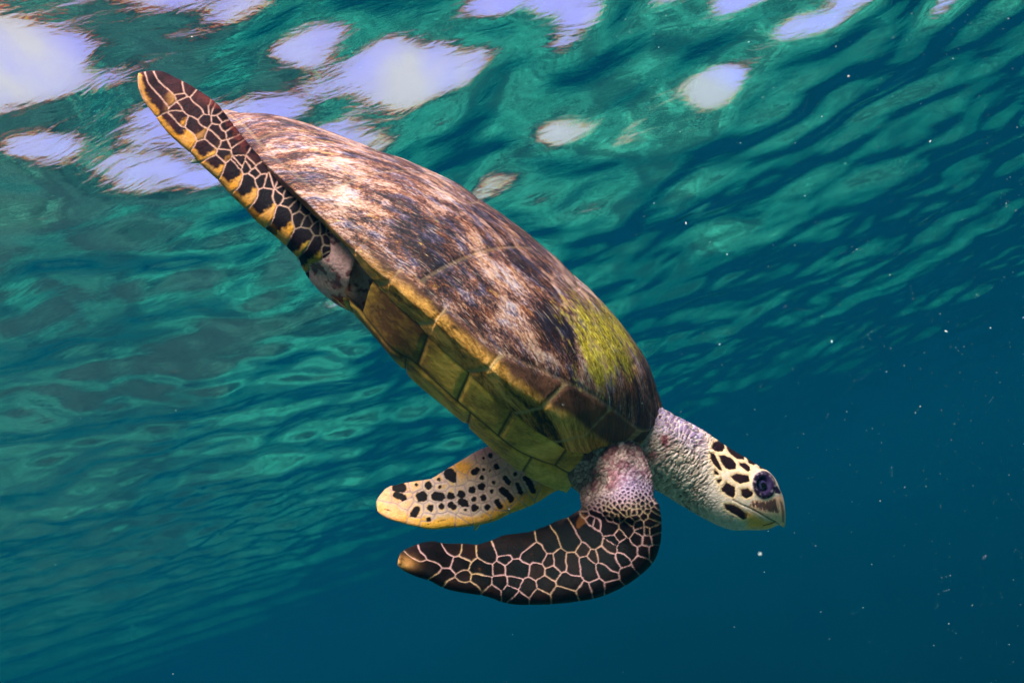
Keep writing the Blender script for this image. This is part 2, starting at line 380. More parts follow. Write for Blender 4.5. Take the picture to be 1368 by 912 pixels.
def scute_material():
    k = NT('carapace_scute_material')
    uv = k.n('Attribute', attribute_name='shell_uv').outputs['Vector']
    ms = k.n('SeparateColor', {0: k.n('Attribute', attribute_name='mask').outputs['Color']})
    cream, algae, dark = ms.outputs
    red = k.n('Attribute', attribute_name='mask').outputs['Alpha']
    rim = k.n('Attribute', attribute_name='rim').outputs['Fac']; seam = k.n('Attribute', attribute_name='seam').outputs['Fac']
    bx, by = 24.0, 60.0
    s1 = k.noise(k.mapping(uv, (55, 170, 1), (0, 0, .06)), 1.0, 5, .72, .35)
    s2 = k.noise(k.mapping(uv, (210, 520, 1), (0, 0, -.05)), 1.0, 3, .75, .2)
    s3 = k.noise(k.mapping(uv, (16, 34, 1)), 1.0, 6, .66, .8)
    s4 = k.noise(k.mapping(uv, (30, 75, 1), (0, 0, 0), (3, 5, 1)), 1.0, 5, .68, .5)
    s5 = k.noise(k.mapping(uv, (160, 260, 1), (0, 0, 0), (9, 2, 1)), 1.0, 3, .7, .3)
    v = k.math('ADD', k.math('MULTIPLY', s1, .60), k.math('MULTIPLY_ADD', s2, .75, -.175))
    v = k.math('ADD', v, k.math('MULTIPLY', k.math('SUBTRACT', s3, .5), 1.15))
    v = k.math('ADD', v, k.math('MULTIPLY', cream, .11)); v = k.math('SUBTRACT', v, k.math('MULTIPLY', dark, .24))
    c = k.ramp(v, [(.32, (.020, .014, .024)), (.44, (.070, .040, .045)), (.53, (.22, .11, .085)), (.60, (.43, .27, .23)), (.70, (.58, .43, .37)), (.86, (.70, .58, .51))])
    warm = k.ramp(s4, [(.46, 0.0), (.62, 1.0)])
    c = k.mix(k.math('MULTIPLY', warm, .60), c, k.ramp(v, [(.3, (.05, .02, .015)), (.5, (.30, .11, .045)), (.68, (.62, .36, .20))]))
    c = k.mix(k.math('MULTIPLY', red, .62), c, k.ramp(v, [(.3, (.07, .025, .025)), (.5, (.27, .11, .075)), (.70, (.62, .40, .31))]))
    blue = k.math('MULTIPLY', k.ramp(k.noise(k.mapping(uv, (30, 90, 1), (0, 0, 0), (1, 8, 2)), 1.0, 4, .7, .4), [(.50, 0.0), (.62, 1.0)]), .7)
    c = k.mix(blue, c, k.ramp(v, [(.3, (.03, .03, .07)), (.5, (.13, .13, .24)), (.7, (.50, .50, .62))]))
    al = k.ramp(k.math('ADD', k.math('MULTIPLY', algae, .60), k.math('MULTIPLY', k.math('SUBTRACT', k.math('MULTIPLY_ADD', s4, .5, k.math('MULTIPLY_ADD', s1, .3, k.math('MULTIPLY', s5, .25))), .53), 3.2)), [(.26, 0.0), (.62, .88)])
    c = k.mix(al, c, k.ramp(k.math('ADD', k.math('MULTIPLY', s5, .7), k.math('MULTIPLY', s2, .4)), [(.38, (.11, .10, .015)), (.55, (.44, .38, .02)), (.70, (.85, .78, .12))]))
    # rim: dark brown plates with yellow outer edge and pale seams
    rd = k.ramp(s3, [(.35, (.05, .028, .026)), (.6, (.17, .085, .055))])
    ry = k.ramp(k.math('ADD', s3, k.math('MULTIPLY', k.math('SUBTRACT', s5, .5), .35)), [(.36, (.04, .028, .012)), (.47, (.42, .23, .05)), (.62, (.85, .50, .16))])
    redge = k.n('Attribute', attribute_name='rim_edge').outputs['Fac']
    rc = k.mix(redge, rd, ry)
    c = k.mix(rim, c, rc)
    sm = k.math('MULTIPLY', k.math('SUBTRACT', 1.0, seam), k.math('MULTIPLY_ADD', rim, .50, .22))
    c = k.mix(sm, c, (.52, .40, .22))
    ed = k.n('Attribute', attribute_name='edge_dist').outputs['Fac']
    gl = k.math('SINE', k.math('MULTIPLY', k.math('ADD', ed, k.math('MULTIPLY', s3, .006)), 1700.0))
    gl = k.math('MULTIPLY', k.math('MULTIPLY', gl, k.ramp(k.math('MULTIPLY', ed, 20.0), [(.0, 1.0), (.75, 0.0)])), k.math('SUBTRACT', 1.0, rim))
    c = k.mix(k.math('MULTIPLY', k.math('MAXIMUM', gl, 0.0), .30), c, (.05, .035, .04))
    s6 = k.noise(k.mapping(uv, (45, 900, 1), (0, 0, .02), (4, 1, 7)), 1.0, 2, .6, .15)
    s7 = k.noise(k.mapping(uv, (60, 800, 1), (0, 0, -.03), (1, 6, 3)), 1.0, 2, .6, .15)
    nr_ = k.math('SUBTRACT', 1.0, k.math('MULTIPLY', rim, .8))
    c = k.mix(k.math('MULTIPLY', k.math('MULTIPLY', k.ramp(s6, [(.62, 0.0), (.68, 1.0)]), .45), nr_), c, (.78, .68, .62))
    c = k.mix(k.math('MULTIPLY', k.math('MULTIPLY', k.ramp(s7, [(.33, 1.0), (.40, 0.0)]), .55), nr_), c, (.035, .022, .035))
    c = k.n('Gamma', {0: c, 1: 1.18}).outputs[0]
    c = k.mix(1.0, c, (1.12, .82, .80), 'MULTIPLY')
    hgt = k.math('ADD', k.math('MULTIPLY', s2, .6), k.math('ADD', k.math('MULTIPLY', s1, .6), k.math('MULTIPLY', s5, .4)))
    b = k.n('BsdfPrincipled', {'Base Color': c, 'Roughness': .62, 'Specular IOR Level': .12, 'Normal': k.bump(hgt, .55, .004)})
    return k.surf(b.outputs[0])
M_SCUTE = scute_material()

av = np.abs(VV); TT = (XX - X0) / LEN
arc = np.cumsum(np.concatenate([np.zeros((nx, 1)), np.linalg.norm(np.diff(G, axis=1), axis=-1)], 1), 1); arc -= arc[:, nv // 2:nv // 2 + 1]
rimm = sstep(.0, .015, av - (.943 - .155 * sstep(.72, .95, TT) - .05 * sstep(.3, .0, TT))) * sstep(.45, .62, TT + .25 * (av > 1.0))
redge_at = sstep(.33, .55, TT) * np.clip(sstep(.955, .99, av + .02 * (N1(TT * 60, VV * 3) - .5)), 0, 1)  # yellow fades out rearwards: shadow under the rear rim put into the brown
for _ in range(6): SD[1:-1, 1:-1] = (SD[1:-1, 1:-1] * 2 + SD[:-2, 1:-1] + SD[2:, 1:-1] + SD[1:-1, :-2] + SD[1:-1, 2:]) / 6
SD = np.maximum(SD - .7 * SD[border].mean(), 0)
seamv = sstep(.0002, .0016, SD)
relief = (-.0012 + .0018 * sstep(0, .004, SD)) * (.45 + .15 * sstep(.72, .86, av)) + .0012 * sstep(.004, .03, SD)
rough = .0016 * (N2.fbm(XX * 40, arc * 90, oct=4) - .5)
GP = G + NRM * (relief + rough)[..., None]
# each plate laps a little over the one behind it
Gb = (G - NRM * .006)[::4, ::4]; fb = grid_faces(*Gb.shape[:2]); base = mesh_obj('carapace', Gb.reshape(-1, 3), fb if Q[0, 0, 1] == nv else fb[:, ::-1], None, turtle)
bm_mat = NT('carapace_underlay_material'); M_UNDER = bm_mat.surf(bm_mat.n('BsdfPrincipled', {'Base Color': (.10, .075, .035, 1), 'Roughness': .8}).outputs[0])
base.data.materials.append(M_UNDER)
masks = shell_masks(G, SD)
for lab in np.unique(FL):
    fq = Q[FL == lab]; ids, inv = np.unique(fq, return_inverse=True)
    nm = 'nuchal_scute' if lab == 9 else 'vertebral_scute' if lab < 50 else 'costal_scute' if lab < 100 else 'marginal_scute'
    o = mesh_obj(nm, GP.reshape(-1, 3)[ids], inv.reshape(-1, 4), M_SCUTE, base)
    set_attr(o, 'mask', masks.reshape(-1, 4)[ids]); 
    uvw = np.stack([XX.ravel()[ids], arc.ravel()[ids], np.zeros(len(ids))], -1)
    at = o.data.attributes.new('shell_uv', 'FLOAT_VECTOR', 'POINT'); at.data.foreach_set('vector', uvw.astype(np.float32).ravel())
    set_attr(o, 'edge_dist', SD.ravel()[ids], 'FLOAT'); set_attr(o, 'rim', rimm.ravel()[ids], 'FLOAT'); set_attr(o, 'seam', seamv.ravel()[ids], 'FLOAT'); set_attr(o, 'rim_edge', redge_at.ravel()[ids], 'FLOAT')

# ---- plastron and bridge
TB0, TB1 = l1x[1] , l1x[-1]
def plastron_grid():
    n = 170; xk = np.linspace(kx[0] - .02, kx[-1] + .004, n)
    rows = []
    ks = np.concatenate([np.linspace(K1, K2, 16, endpoint=False), np.linspace(K2, K3, 14, endpoint=False), np.linspace(K3, 0, 16)])
    kk = np.concatenate([-ks, ks[::-1][1:]])
    A, B = np.meshgrid(xk, kk, indexing='ij')
    Wd = half_w(A); b = np.abs(B)
    za = z1(A) ; zb = smooth_interp(A, l2x, l2z); zc = smooth_interp(A, kx, kz)
    zb = np.minimum(zb, za - .004); zc = np.minimum(zc, zb - .003)
    z = np.where(b > K2, za + (zb - za) * (K1 - b) / (K1 - K2), np.where(b > K3, zb + (zc - zb) * (K2 - b) / (K2 - K3), zc - .012 * sstep(K3, 0, b)))
    return A, B, np.stack([A, B * Wd, z], -1), xk
A, B, GPl, xk = plastron_grid()
# soften the creases
for _ in range(2):
    GPl[:, 1:-1] = .5 * GPl[:, 1:-1] + .25 * (GPl[:, :-2] + GPl[:, 2:])
b = np.abs(face_center(B)); fx_ = face_center(A)
inf_x = np.sort(np.concatenate([solve_line(np.array([(562, 470), (618, 518), (673, 565), (748, 612)], float), .82)[0]]))
pl_x = np.sort(solve_line(np.array([(470, 418), (545, 490), (625, 565), (700, 628)], float), K3)[0])
sidep = (face_center(B) > 0).astype(int)
FLp = np.where(b > K2, 100 + np.searchsorted(inf_x, fx_) + 20 * sidep, 10 + np.searchsorted(pl_x, fx_) + 20 * sidep)
skip = (b > K2) & ((fx_ < TB0) | (fx_ > TB1)) | (b > K3) & (fx_ < TB0 - .03)
nx2, nv2 = A.shape; vid2 = np.arange(nx2 * nv2).reshape(nx2, nv2)
Q2 = np.stack([vid2[:-1, :-1], vid2[:-1, 1:], vid2[1:, 1:], vid2[1:, :-1]], -1)
N2d = grid_normals(GPl)
if N2d[nx2 // 2, nv2 // 2, 2] > 0: N2d = -N2d
lo = np.full((nx2, nv2), 10 ** 6); hi = np.full((nx2, nv2), -1)
for di in (0, 1):
    for dj in (0, 1):
        sl = (slice(di, nx2 - 1 + di), slice(dj, nv2 - 1 + dj))
        lo[sl] = np.minimum(lo[sl], FLp); hi[sl] = np.maximum(hi[sl], FLp)
SDp = kd_dist(np.concatenate([GPl[lo != hi], GPl[:, 0], GPl[:, -1]]), GPl.reshape(-1, 3)).reshape(nx2, nv2)
GPl2 = GPl + N2d * (-.0015 + .0028 * sstep(0, .006, SDp) + .001 * (N2.fbm(A * 50, B * 20, oct=3) - .5))[..., None]
def plastron_material():
    k = NT('plastron_scute_material'); co = k.n('TexCoord').outputs['Object']
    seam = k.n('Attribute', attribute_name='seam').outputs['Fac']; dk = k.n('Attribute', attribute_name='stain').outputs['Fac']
    a = k.noise(co, 14, 6, .65, .4); f = k.noise(k.mapping(co, (120, 200, 200)), 1.0, 4, .7)
    v = k.math('SUBTRACT', k.math('ADD', a, k.math('MULTIPLY', k.math('SUBTRACT', f, .5), .35)), k.math('MULTIPLY', dk, .2))
    c = k.ramp(v, [(.28, (.06, .04, .02)), (.40, (.22, .16, .04)), (.53, (.46, .36, .09)), (.68, (.66, .53, .20))])
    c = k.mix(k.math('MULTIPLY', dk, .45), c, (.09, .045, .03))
    c = k.mix(k.math('SUBTRACT', 1.0, seam), c, (.06, .04, .03))
    c = k.mix(1.0, c, (1.5, .90, .55), 'MULTIPLY')
    b_ = k.n('BsdfPrincipled', {'Base Color': c, 'Roughness': .55, 'Specular IOR Level': .15, 'Normal': k.bump(f, .3, .003)})
    return k.surf(b_.outputs[0])
M_PLAS = plastron_material()
ok = ~skip
pbase_q = Q2[ok]; ids, inv = np.unique(pbase_q, return_inverse=True)
pbase = mesh_obj('plastron', (GPl - N2d * .005).reshape(-1, 3)[ids], inv.reshape(-1, 4), M_UNDER, turtle)
for lab in np.unique(FLp[ok]):
    fq = Q2[ok & (FLp == lab)]; ids, inv = np.unique(fq, return_inverse=True)
    o = mesh_obj('inframarginal_scute' if lab >= 100 else 'plastron_scute', GPl2.reshape(-1, 3)[ids], inv.reshape(-1, 4), M_PLAS, pbase)
    set_attr(o, 'seam', sstep(.0005, .0022, SDp.ravel()[ids]), 'FLOAT')
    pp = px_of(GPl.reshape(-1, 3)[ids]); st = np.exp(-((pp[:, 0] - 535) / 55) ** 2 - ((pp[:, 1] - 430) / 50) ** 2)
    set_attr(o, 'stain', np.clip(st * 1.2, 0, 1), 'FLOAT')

# ------------------------------------------------------------------ the turtle's skin: head, neck, limbs in one mesh
def unproj_l(px, py, depth): return to_local(CAM + np.asarray(depth)[..., None] * ray(px, py))
def catmull(A, n):
    A = np.asarray(A, float); m = len(A); seg = np.linalg.norm(np.diff(A[:, :4], axis=0), axis=1) ** .5
    u = np.concatenate([[0], np.cumsum(seg)]); q = np.linspace(0, u[-1], n)
    return np.stack([smooth_interp_c(q, u, A[:, j]) for j in range(A.shape[1])], 1)
def smooth_interp_c(x, xs, ys):
    h = np.diff(xs); d = np.diff(ys) / h; mm = np.empty_like(ys)
    mm[1:-1] = (d[:-1] * h[1:] + d[1:] * h[:-1]) / (h[1:] + h[:-1]); mm[0], mm[-1] = d[0], d[-1]
    i = np.clip(np.searchsorted(xs, x) - 1, 0, len(h) - 1); t = (x - xs[i]) / h[i]; t2, t3 = t * t, t * t * t
    return (2 * t3 - 3 * t2 + 1) * ys[i] + (t3 - 2 * t2 + t) * h[i] * mm[i] + (-2 * t3 + 3 * t2) * ys[i + 1] + (t3 - t2) * h[i] * mm[i + 1]

SRC_V, SRC_F, SRC_L = [], [], []; _cnt = 0
def add_src(V, F, lab):
    global _cnt
    SRC_V.append(V); SRC_F.append([[i + _cnt for i in f] for f in F]); SRC_L.append(np.full(len(V), lab)); _cnt += len(V)
def loft(stations, lab, n=90, nr=28, power=2.2, lead=.5):
    """stations: lead px, trail px, depth of lead, depth of trail, half thickness"""
    S = catmull(stations, n)
    L = unproj_l(S[:, 0], S[:, 1], S[:, 4]); T = unproj_l(S[:, 2], S[:, 3], S[:, 5]); th = S[:, 6]
    c = (L + T) / 2; along = np.gradient(c, axis=0); ac = (T - L)
    nrm = np.cross(along, ac); nrm /= np.linalg.norm(nrm, axis=1, keepdims=True)
    view = c - CAM_L; nrm *= np.sign((nrm * view).sum(1))[:, None]
    a = np.linspace(0, 2 * np.pi, nr, endpoint=False)
    ca = np.sign(np.cos(a)) * np.abs(np.cos(a)) ** (2 / power); sa = np.sign(np.sin(a)) * np.abs(np.sin(a)) ** (2 / power)
    fat = 1 + (lead - .5) * 1.2 * ca
    V = c[:, None] + (L - T)[:, None] / 2 * ca[None, :, None] + nrm[:, None] * (th[:, None] * (sa * fat)[None])[..., None]
    V = V.reshape(-1, 3)
    F = grid_faces(n, nr, True).tolist() + [list(range(nr))[::-1], list(range((n - 1) * nr, n * nr))]
    add_src(V, F, lab)
def ellipsoid(c, r, lab, R=None, nu=24, nvv=16):
    u = np.linspace(0, 2 * np.pi, nu, endpoint=False); v = np.linspace(.08, np.pi - .08, nvv)
    U, Vv = np.meshgrid(u, v, indexing='xy')
    P = np.stack([np.cos(U) * np.sin(Vv), np.sin(U) * np.sin(Vv), np.cos(Vv)], -1).reshape(-1, 3) * np.asarray(r)
    if R is not None: P = P @ np.asarray(R).T
    F = grid_faces(nvv, nu, True).tolist() + [list(range(nu))[::-1], list(range((nvv - 1) * nu, nvv * nu))]
    add_src(P + np.asarray(c), F, lab)

HEAD, RF, LF, RR, TORSO, LR = 0, 1, 2, 3, 4, 5
HD = .945
def st(lst, d0, d1, dlt, ths):
    n = len(lst); out = []
    for i, (a, b, c, d) in enumerate(lst):
        f = i / (n - 1); dep = d0 + (d1 - d0) * f
        th = np.interp(f, np.linspace(0, 1, len(ths)), ths)
        out.append((a, b, c, d, dep - dlt / 2, dep + dlt / 2, th))
    return out
head_st = [(850, 520, 780, 640, .058), (872, 536, 806, 650, .058), (890, 547, 840, 650, .056), (906, 556, 872, 653, .052), (924, 565, 898, 667, .047), (940, 574, 920, 681, .044),
           (955, 584, 940, 692, .044), (970, 595, 961, 702, .0445), (986, 605, 979, 706.5, .0435), (1000, 613, 996, 706, .040), (1014, 622, 1010, 706.5, .035), (1026, 629, 1021, 706, .029),
           (1034, 638, 1031, 703, .0235), (1038.5, 649, 1038, 700, .019), (1043, 658, 1043.5, 702, .0145), (1045.5, 669, 1046, 705, .010), (1047.5, 684, 1047.5, 704, .006), (1048.3, 690, 1048, 700, .003)]
loft([(a, b, c, d, HD, HD, t) for a, b, c, d, t in head_st], HEAD, n=110, nr=48, power=2.25)
rf = [(822, 560, 730, 590), (840, 592, 745, 618), (850, 615, 762, 640), (857, 640, 779, 655), (866, 668, 783, 668), (876, 695, 782, 679), (879.5, 718, 771, 685), (874, 744, 757, 693), (859, 762, 744, 697), (838, 778, 733, 702), (805, 794, 722, 706),
      (770, 801, 708, 711), (724, 805, 690, 713.5), (680, 804, 671, 716), (652, 794, 655, 723), (629, 789.5, 638, 728.5), (607, 786, 619, 727), (594, 782, 597, 727), (578, 773, 576, 724), (559, 767, 561, 727), (546, 761, 549, 732), (538, 756, 539, 737), (532, 748, 533, 742)]
loft([(a, b_, c_, d_, e_ + .055 * max(0, 1 - i / 4), g_ + .055 * max(0, 1 - i / 4), t_) for i, (a, b_, c_, d_, e_, g_, t_) in enumerate(st(rf, .845, .81, .06, [.040, .038, .027, .020, .016, .013, .011, .009, .008, .007, .006, .005]))], RF, n=150, nr=40, lead=.66, power=3.0)
lf = [(705, 600, 775, 640), (690, 598, 757, 647), (670, 595, 738, 657), (653, 597, 717, 671), (634, 605, 697, 680), (619, 614, 681, 686), (605, 622, 663, 695), (590, 631, 645, 700), (577, 639, 625, 703), (560, 642, 600, 705),
      (541, 645, 575, 707), (528, 648, 555, 703), (518, 651, 538, 699), (511, 659, 522, 694), (506, 666, 511, 688), (503, 673, 504, 681)]
loft(st(lf, .985, 1.0, -.03, [.034, .026, .019, .014, .011, .009, .007, .006, .005]), LF, n=110, nr=40, lead=.66, power=3.0)
rr = [(476, 334, 462, 392), (458, 318, 440, 372), (440, 301, 422, 357), (424, 285, 404, 346), (405, 268, 385, 328), (386, 251, 363, 309), (367, 233, 345, 296), (351, 216, 327, 277), (337, 201, 309, 260), (324, 184, 290, 239), (312, 168, 272, 223),
      (301, 153, 258, 208), (290, 139, 244, 196), (274, 127, 226, 180), (258, 117, 213, 164), (246, 110, 204, 151), (234, 105, 193, 137), (222, 98.5, 187, 125), (211, 97, 184, 115), (198, 100, 183, 108), (187, 103, 183, 104.5)]
loft(st(rr, .90, .885, -.02, [.040, .031, .023, .017, .013, .010, .008, .007, .006, .005]), RR, n=140, nr=40, lead=.6, power=3.0)
# far hind limb, tucked under the shell
c0 = np.array([X0 + .24 * LEN, .09, zr(X0 + .24 * LEN) - .035])
far_dir = np.array([-.9, .16, -.02]); far_dir /= np.linalg.norm(far_dir)
yy_ = np.cross([0, 0, 1.], far_dir); zz_ = np.cross(far_dir, yy_); RL = np.stack([far_dir, yy_, zz_], 1)
ellipsoid(c0 + far_dir * .045, (.095, .036, .011), LR, RL)
# torso inside the shell
n = 60; xk_ = np.linspace(X0 + .10 * LEN, X1 - .045 * LEN, n); u = np.linspace(0, 2 * np.pi, 40, endpoint=False)
zt_ = zr(xk_) + .35 * (zh(xk_) - zr(xk_)); kzz = np.interp(xk_, kx, kz); zb_ = np.maximum(kzz + .012, zr(xk_) - .095)
zb_ = np.where(xk_ < kx[0], zr(xk_) - .030, zb_); zb_ = np.convolve(np.pad(zb_, 6, mode='edge'), np.ones(13) / 13, 'valid')
hw = .80 * half_w(xk_); fr = np.minimum(1, np.minimum(np.arange(n), np.arange(n)[::-1]) / 6 + .25) ** .5
cz = (zt_ + zb_) / 2; hh = (zt_ - zb_) / 2
low = np.sin(u) < 0
V = np.stack([np.repeat(xk_[:, None], 40, 1), (hw * fr)[:, None] * np.cos(u)[None] * np.where(low, .88, 1)[None], cz[:, None] + (hh * fr)[:, None] * np.sin(u)[None]], -1).reshape(-1, 3)
add_src(V, grid_faces(n, 40, True).tolist() + [list(range(40))[::-1], list(range((n - 1) * 40, n * 40))], TORSO)
ellipsoid(unproj_l(468., 366., .940), (.070, .055, .038), TORSO)            # thigh skin by the bridge
ellipsoid(unproj_l(812., 606., .94), (.055, .06, .032), TORSO)            # shoulder
ellipsoid(unproj_l(786., 634., .925), (.05, .05, .022), TORSO)
SV = np.concatenate(SRC_V); SL = np.concatenate(SRC_L); SF = [f for g in SRC_F for f in g]

tmp_me = bpy.data.meshes.new('tmp'); tmp_me.from_pydata(SV.tolist(), [], SF)
bmm = bmesh.new(); bmm.from_mesh(tmp_me); bmesh.ops.recalc_face_normals(bmm, faces=bmm.faces); bmm.to_mesh(tmp_me); bmm.free()
tmp = bpy.data.objects.new('tmp', tmp_me); COL.objects.link(tmp)
md = tmp.modifiers.new('r', 'REMESH'); md.mode = 'VOXEL'; md.voxel_size = .0021
md = tmp.modifiers.new('s', 'SMOOTH'); md.factor = .5; md.iterations = 6
md = tmp.modifiers.new('d', 'SUBSURF'); md.subdivision_type = 'SIMPLE'; md.levels = 1
dg = bpy.context.evaluated_depsgraph_get(); ev = tmp.evaluated_get(dg)
skin_me = bpy.data.meshes.new_from_object(ev)
bpy.data.objects.remove(tmp)
nvt = len(skin_me.vertices)
P = np.empty(nvt * 3, np.float32); skin_me.vertices.foreach_get('co', P); P = P.reshape(-1, 3).astype(float)
Nn = np.empty(nvt * 3, np.float32); skin_me.vertices.foreach_get('normal', Nn); Nn = Nn.reshape(-1, 3).astype(float)
kd = KDTree(len(SV))
for i, p in enumerate(SV): kd.insert(p, i)
kd.balance()
coarse = np.round(P / .004).astype(np.int64); key, inv = np.unique(coarse, axis=0, return_inverse=True); inv = inv.ravel()
LB = SL[np.array([kd.find(c * .004)[1] for c in key])][inv]
PX = px_of(P); px, py = PX[:, 0], PX[:, 1]
print('skin verts', nvt)

# ---- scale patterns
def cells_px(lst, off, s, poly=False):
    out = []
    for c in lst:
        q = [(off[0] + a / s, off[1] + b / s) for a, b in c]
        if not poly:
            d = [q[0]]
            for a, b in zip(q[:-1], q[1:]):
                k = max(1, int(math.hypot(b[0] - a[0], b[1] - a[1]) / 2.5))
                d += [(a[0] + (b[0] - a[0]) * i / k, a[1] + (b[1] - a[1]) * i / k) for i in range(1, k + 1)]
            q = d
        out.append(q)
    return out
zA = lambda l: cells_px(l, (525, 690), 6.84)
zB = lambda l: cells_px(l, (700, 640), 5.21)
zC = lambda l: cells_px(l, (175, 90), 6.08)
zD = lambda l: cells_px(l, (310, 200), 5.70)
zE = lambda l: cells_px(l, (495, 590), 7.015)
zF = lambda l: cells_px(l, (610, 590), 7.013)
zH = lambda l: cells_px(l, (930, 570), 6.077, True)
RF_CELLS = zA([[(110, 400), (200, 430), (300, 460), (380, 460)], [(190, 320), (240, 360)], [(290, 300), (350, 330), (420, 370), (490, 410)], [(560, 285)], [(690, 300), (680, 350)], [(830, 300), (880, 360)],
    [(1010, 230), (1010, 320), (1100, 270), (1150, 220), (1120, 320), (1230, 210)], [(650, 420), (580, 440)], [(760, 460), (850, 480)], [(970, 470)], [(1130, 440), (1130, 510), (1080, 470), (1180, 470)], [(1020, 380)],
    [(1220, 360), (1310, 310), (1340, 360)], [(490, 520), (440, 570)], [(650, 545)], [(830, 590), (770, 570)], [(980, 595)], [(1110, 590)], [(1230, 640)], [(620, 640), (720, 655), (530, 625)], [(910, 690)], [(1070, 690)], [(1140, 760)]]) + \
  zB([[(140, 400), (170, 420), (180, 460)], [(270, 320), (300, 390), (330, 450)], [(370, 260), (410, 320), (450, 380), (490, 440)], [(470, 220), (530, 260), (590, 320), (610, 350)], [(710, 330), (720, 350)], [(175, 565)], [(245, 550), (250, 590)],
    [(335, 560), (350, 620)], [(430, 570), (440, 620), (470, 660)], [(540, 510), (580, 560), (620, 600)], [(550, 630), (600, 670)], [(690, 560)], [(700, 460), (740, 510)], [(840, 500)], [(660, 390)], [(592, 460)], [(620, 420)], [(415, 500)],
    [(475, 530)], [(90, 630)], [(200, 640)], [(290, 700), (350, 720)], [(150, 730)], [(110, 820)], [(260, 800), (310, 815)], [(420, 770)], [(505, 745)], [(615, 740)], [(720, 655)], [(810, 580)], [(905, 500)], [(790, 410)],
    [(860, 420)], [(800, 315)], [(870, 305)], [(835, 245)], [(892, 240)], [(815, 358)], [(855, 358)], [(897, 362)], [(912, 410)], [(775, 262)], [(740, 290)]])
RR_CELLS = zC([[(100, 140), (150, 200), (200, 260), (240, 310)], [(180, 115), (250, 190), (320, 260)], [(250, 80), (320, 140), (390, 190)], [(465, 175)], [(400, 238)], [(420, 280), (480, 330), (540, 360)], [(550, 250), (620, 330)], [(370, 330)],
    [(370, 370), (420, 430)], [(480, 450), (560, 530)], [(600, 430)], [(300, 430), (380, 510), (470, 570)], [(650, 560), (690, 600)], [(690, 500), (740, 550)], [(590, 640), (640, 670)], [(760, 630)], [(750, 700)], [(690, 770)], [(880, 770)],
    [(700, 420)], [(760, 480)], [(640, 330)], [(690, 350)], [(800, 540)], [(730, 400)], [(830, 600)], [(870, 660)]]) + \
  zD([[(15, 130), (20, 210)], [(50, 100)], [(140, 105)], [(112, 125)], [(170, 75)], [(215, 145)], [(220, 225)], [(180, 175)], [(130, 230), (120, 320)], [(285, 245)], [(320, 235)], [(350, 350)], [(380, 310)], [(270, 340), (265, 400), (240, 480)],
    [(430, 400)], [(405, 470), (400, 540), (370, 610)], [(510, 510)], [(470, 440)], [(580, 540)], [(530, 690), (560, 650)], [(650, 590)], [(650, 710), (630, 790)], [(690, 590)], [(745, 800)], [(360, 250)], [(420, 330)], [(560, 460)], [(620, 520)]])
LF_SPOT = zE([[(290, 430), (250, 440)], [(240, 490), (310, 525)], [(430, 400)], [(545, 410)], [(480, 510)], [(435, 630), (405, 680)], [(565, 620)], [(610, 510), (660, 510)], [(665, 605)], [(755, 505)], [(755, 590), (780, 610)], [(850, 490)], [(850, 560), (890, 580)],
    [(545, 725)], [(740, 300), (780, 330)], [(640, 350)], [(650, 420)]]) + \
  zF([[(160, 535)], [(170, 615)], [(145, 450)], [(235, 420)], [(250, 520)], [(285, 615)], [(240, 335)], [(330, 460)], [(165, 285), (190, 260)], [(255, 260)], [(310, 270)], [(315, 125)], [(370, 235)], [(250, 150)], [(345, 380)], [(455, 340), (480, 375)], [(550, 300)], [(430, 450), (480, 500), (510, 540)],
    [(380, 560), (405, 600)], [(570, 400), (600, 470)], [(650, 340), (690, 400), (715, 460)], [(80, 635)]])
LF_R = [8, 5, 3, 6, 9, 6, 5, 7, 5, 6, 5.5, 6.5, 6, 4, 9, 3, 2.5] + [4, 6.3, 5.5, 6, 5.3, 5, 4, 3.6, 4.6, 2.6, 2.2, 4.2, 4.8, 2.2, 3, 4.5, 4, 5.5, 4.5, 4.2, 5, 2.2]
LF_PLAIN = zE([[(200, 650), (120, 620), (300, 690)], [(400, 730)], [(640, 740), (740, 720), (540, 770)], [(860, 730)], [(150, 500)], [(330, 570)]]) + zF([[(60, 720)], [(230, 700)], [(400, 680)], [(570, 600)], [(640, 520)], [(810, 500)], [(60, 250), (120, 200)], [(20, 330)]])
rs = np.random.default_rng(4)
def fill(cells, xr, yr, gap, cond, n=4000):
    """extra small scales by dart throwing where cond holds"""
    pts = [p for c in cells for p in c]; out = []
    for _ in range(n):
        p = (rs.uniform(*xr), rs.uniform(*yr))
        if not cond(*p): continue
        g = gap(*p) if callable(gap) else gap
        if all((p[0] - q[0]) ** 2 + (p[1] - q[1]) ** 2 > g * g for q in pts): pts.append(p); out.append([p])
    return out
RF_CELLS += fill(RF_CELLS, (780, 885), (590, 700), lambda x, y: 3.6 + max(0, (y - 650)) * .06, lambda x, y: y < 692 - .2 * (x - 815) and x > 770)
RR_CELLS += fill(RR_CELLS, (380, 480), (250, 400), 9, lambda x, y: x > 436)
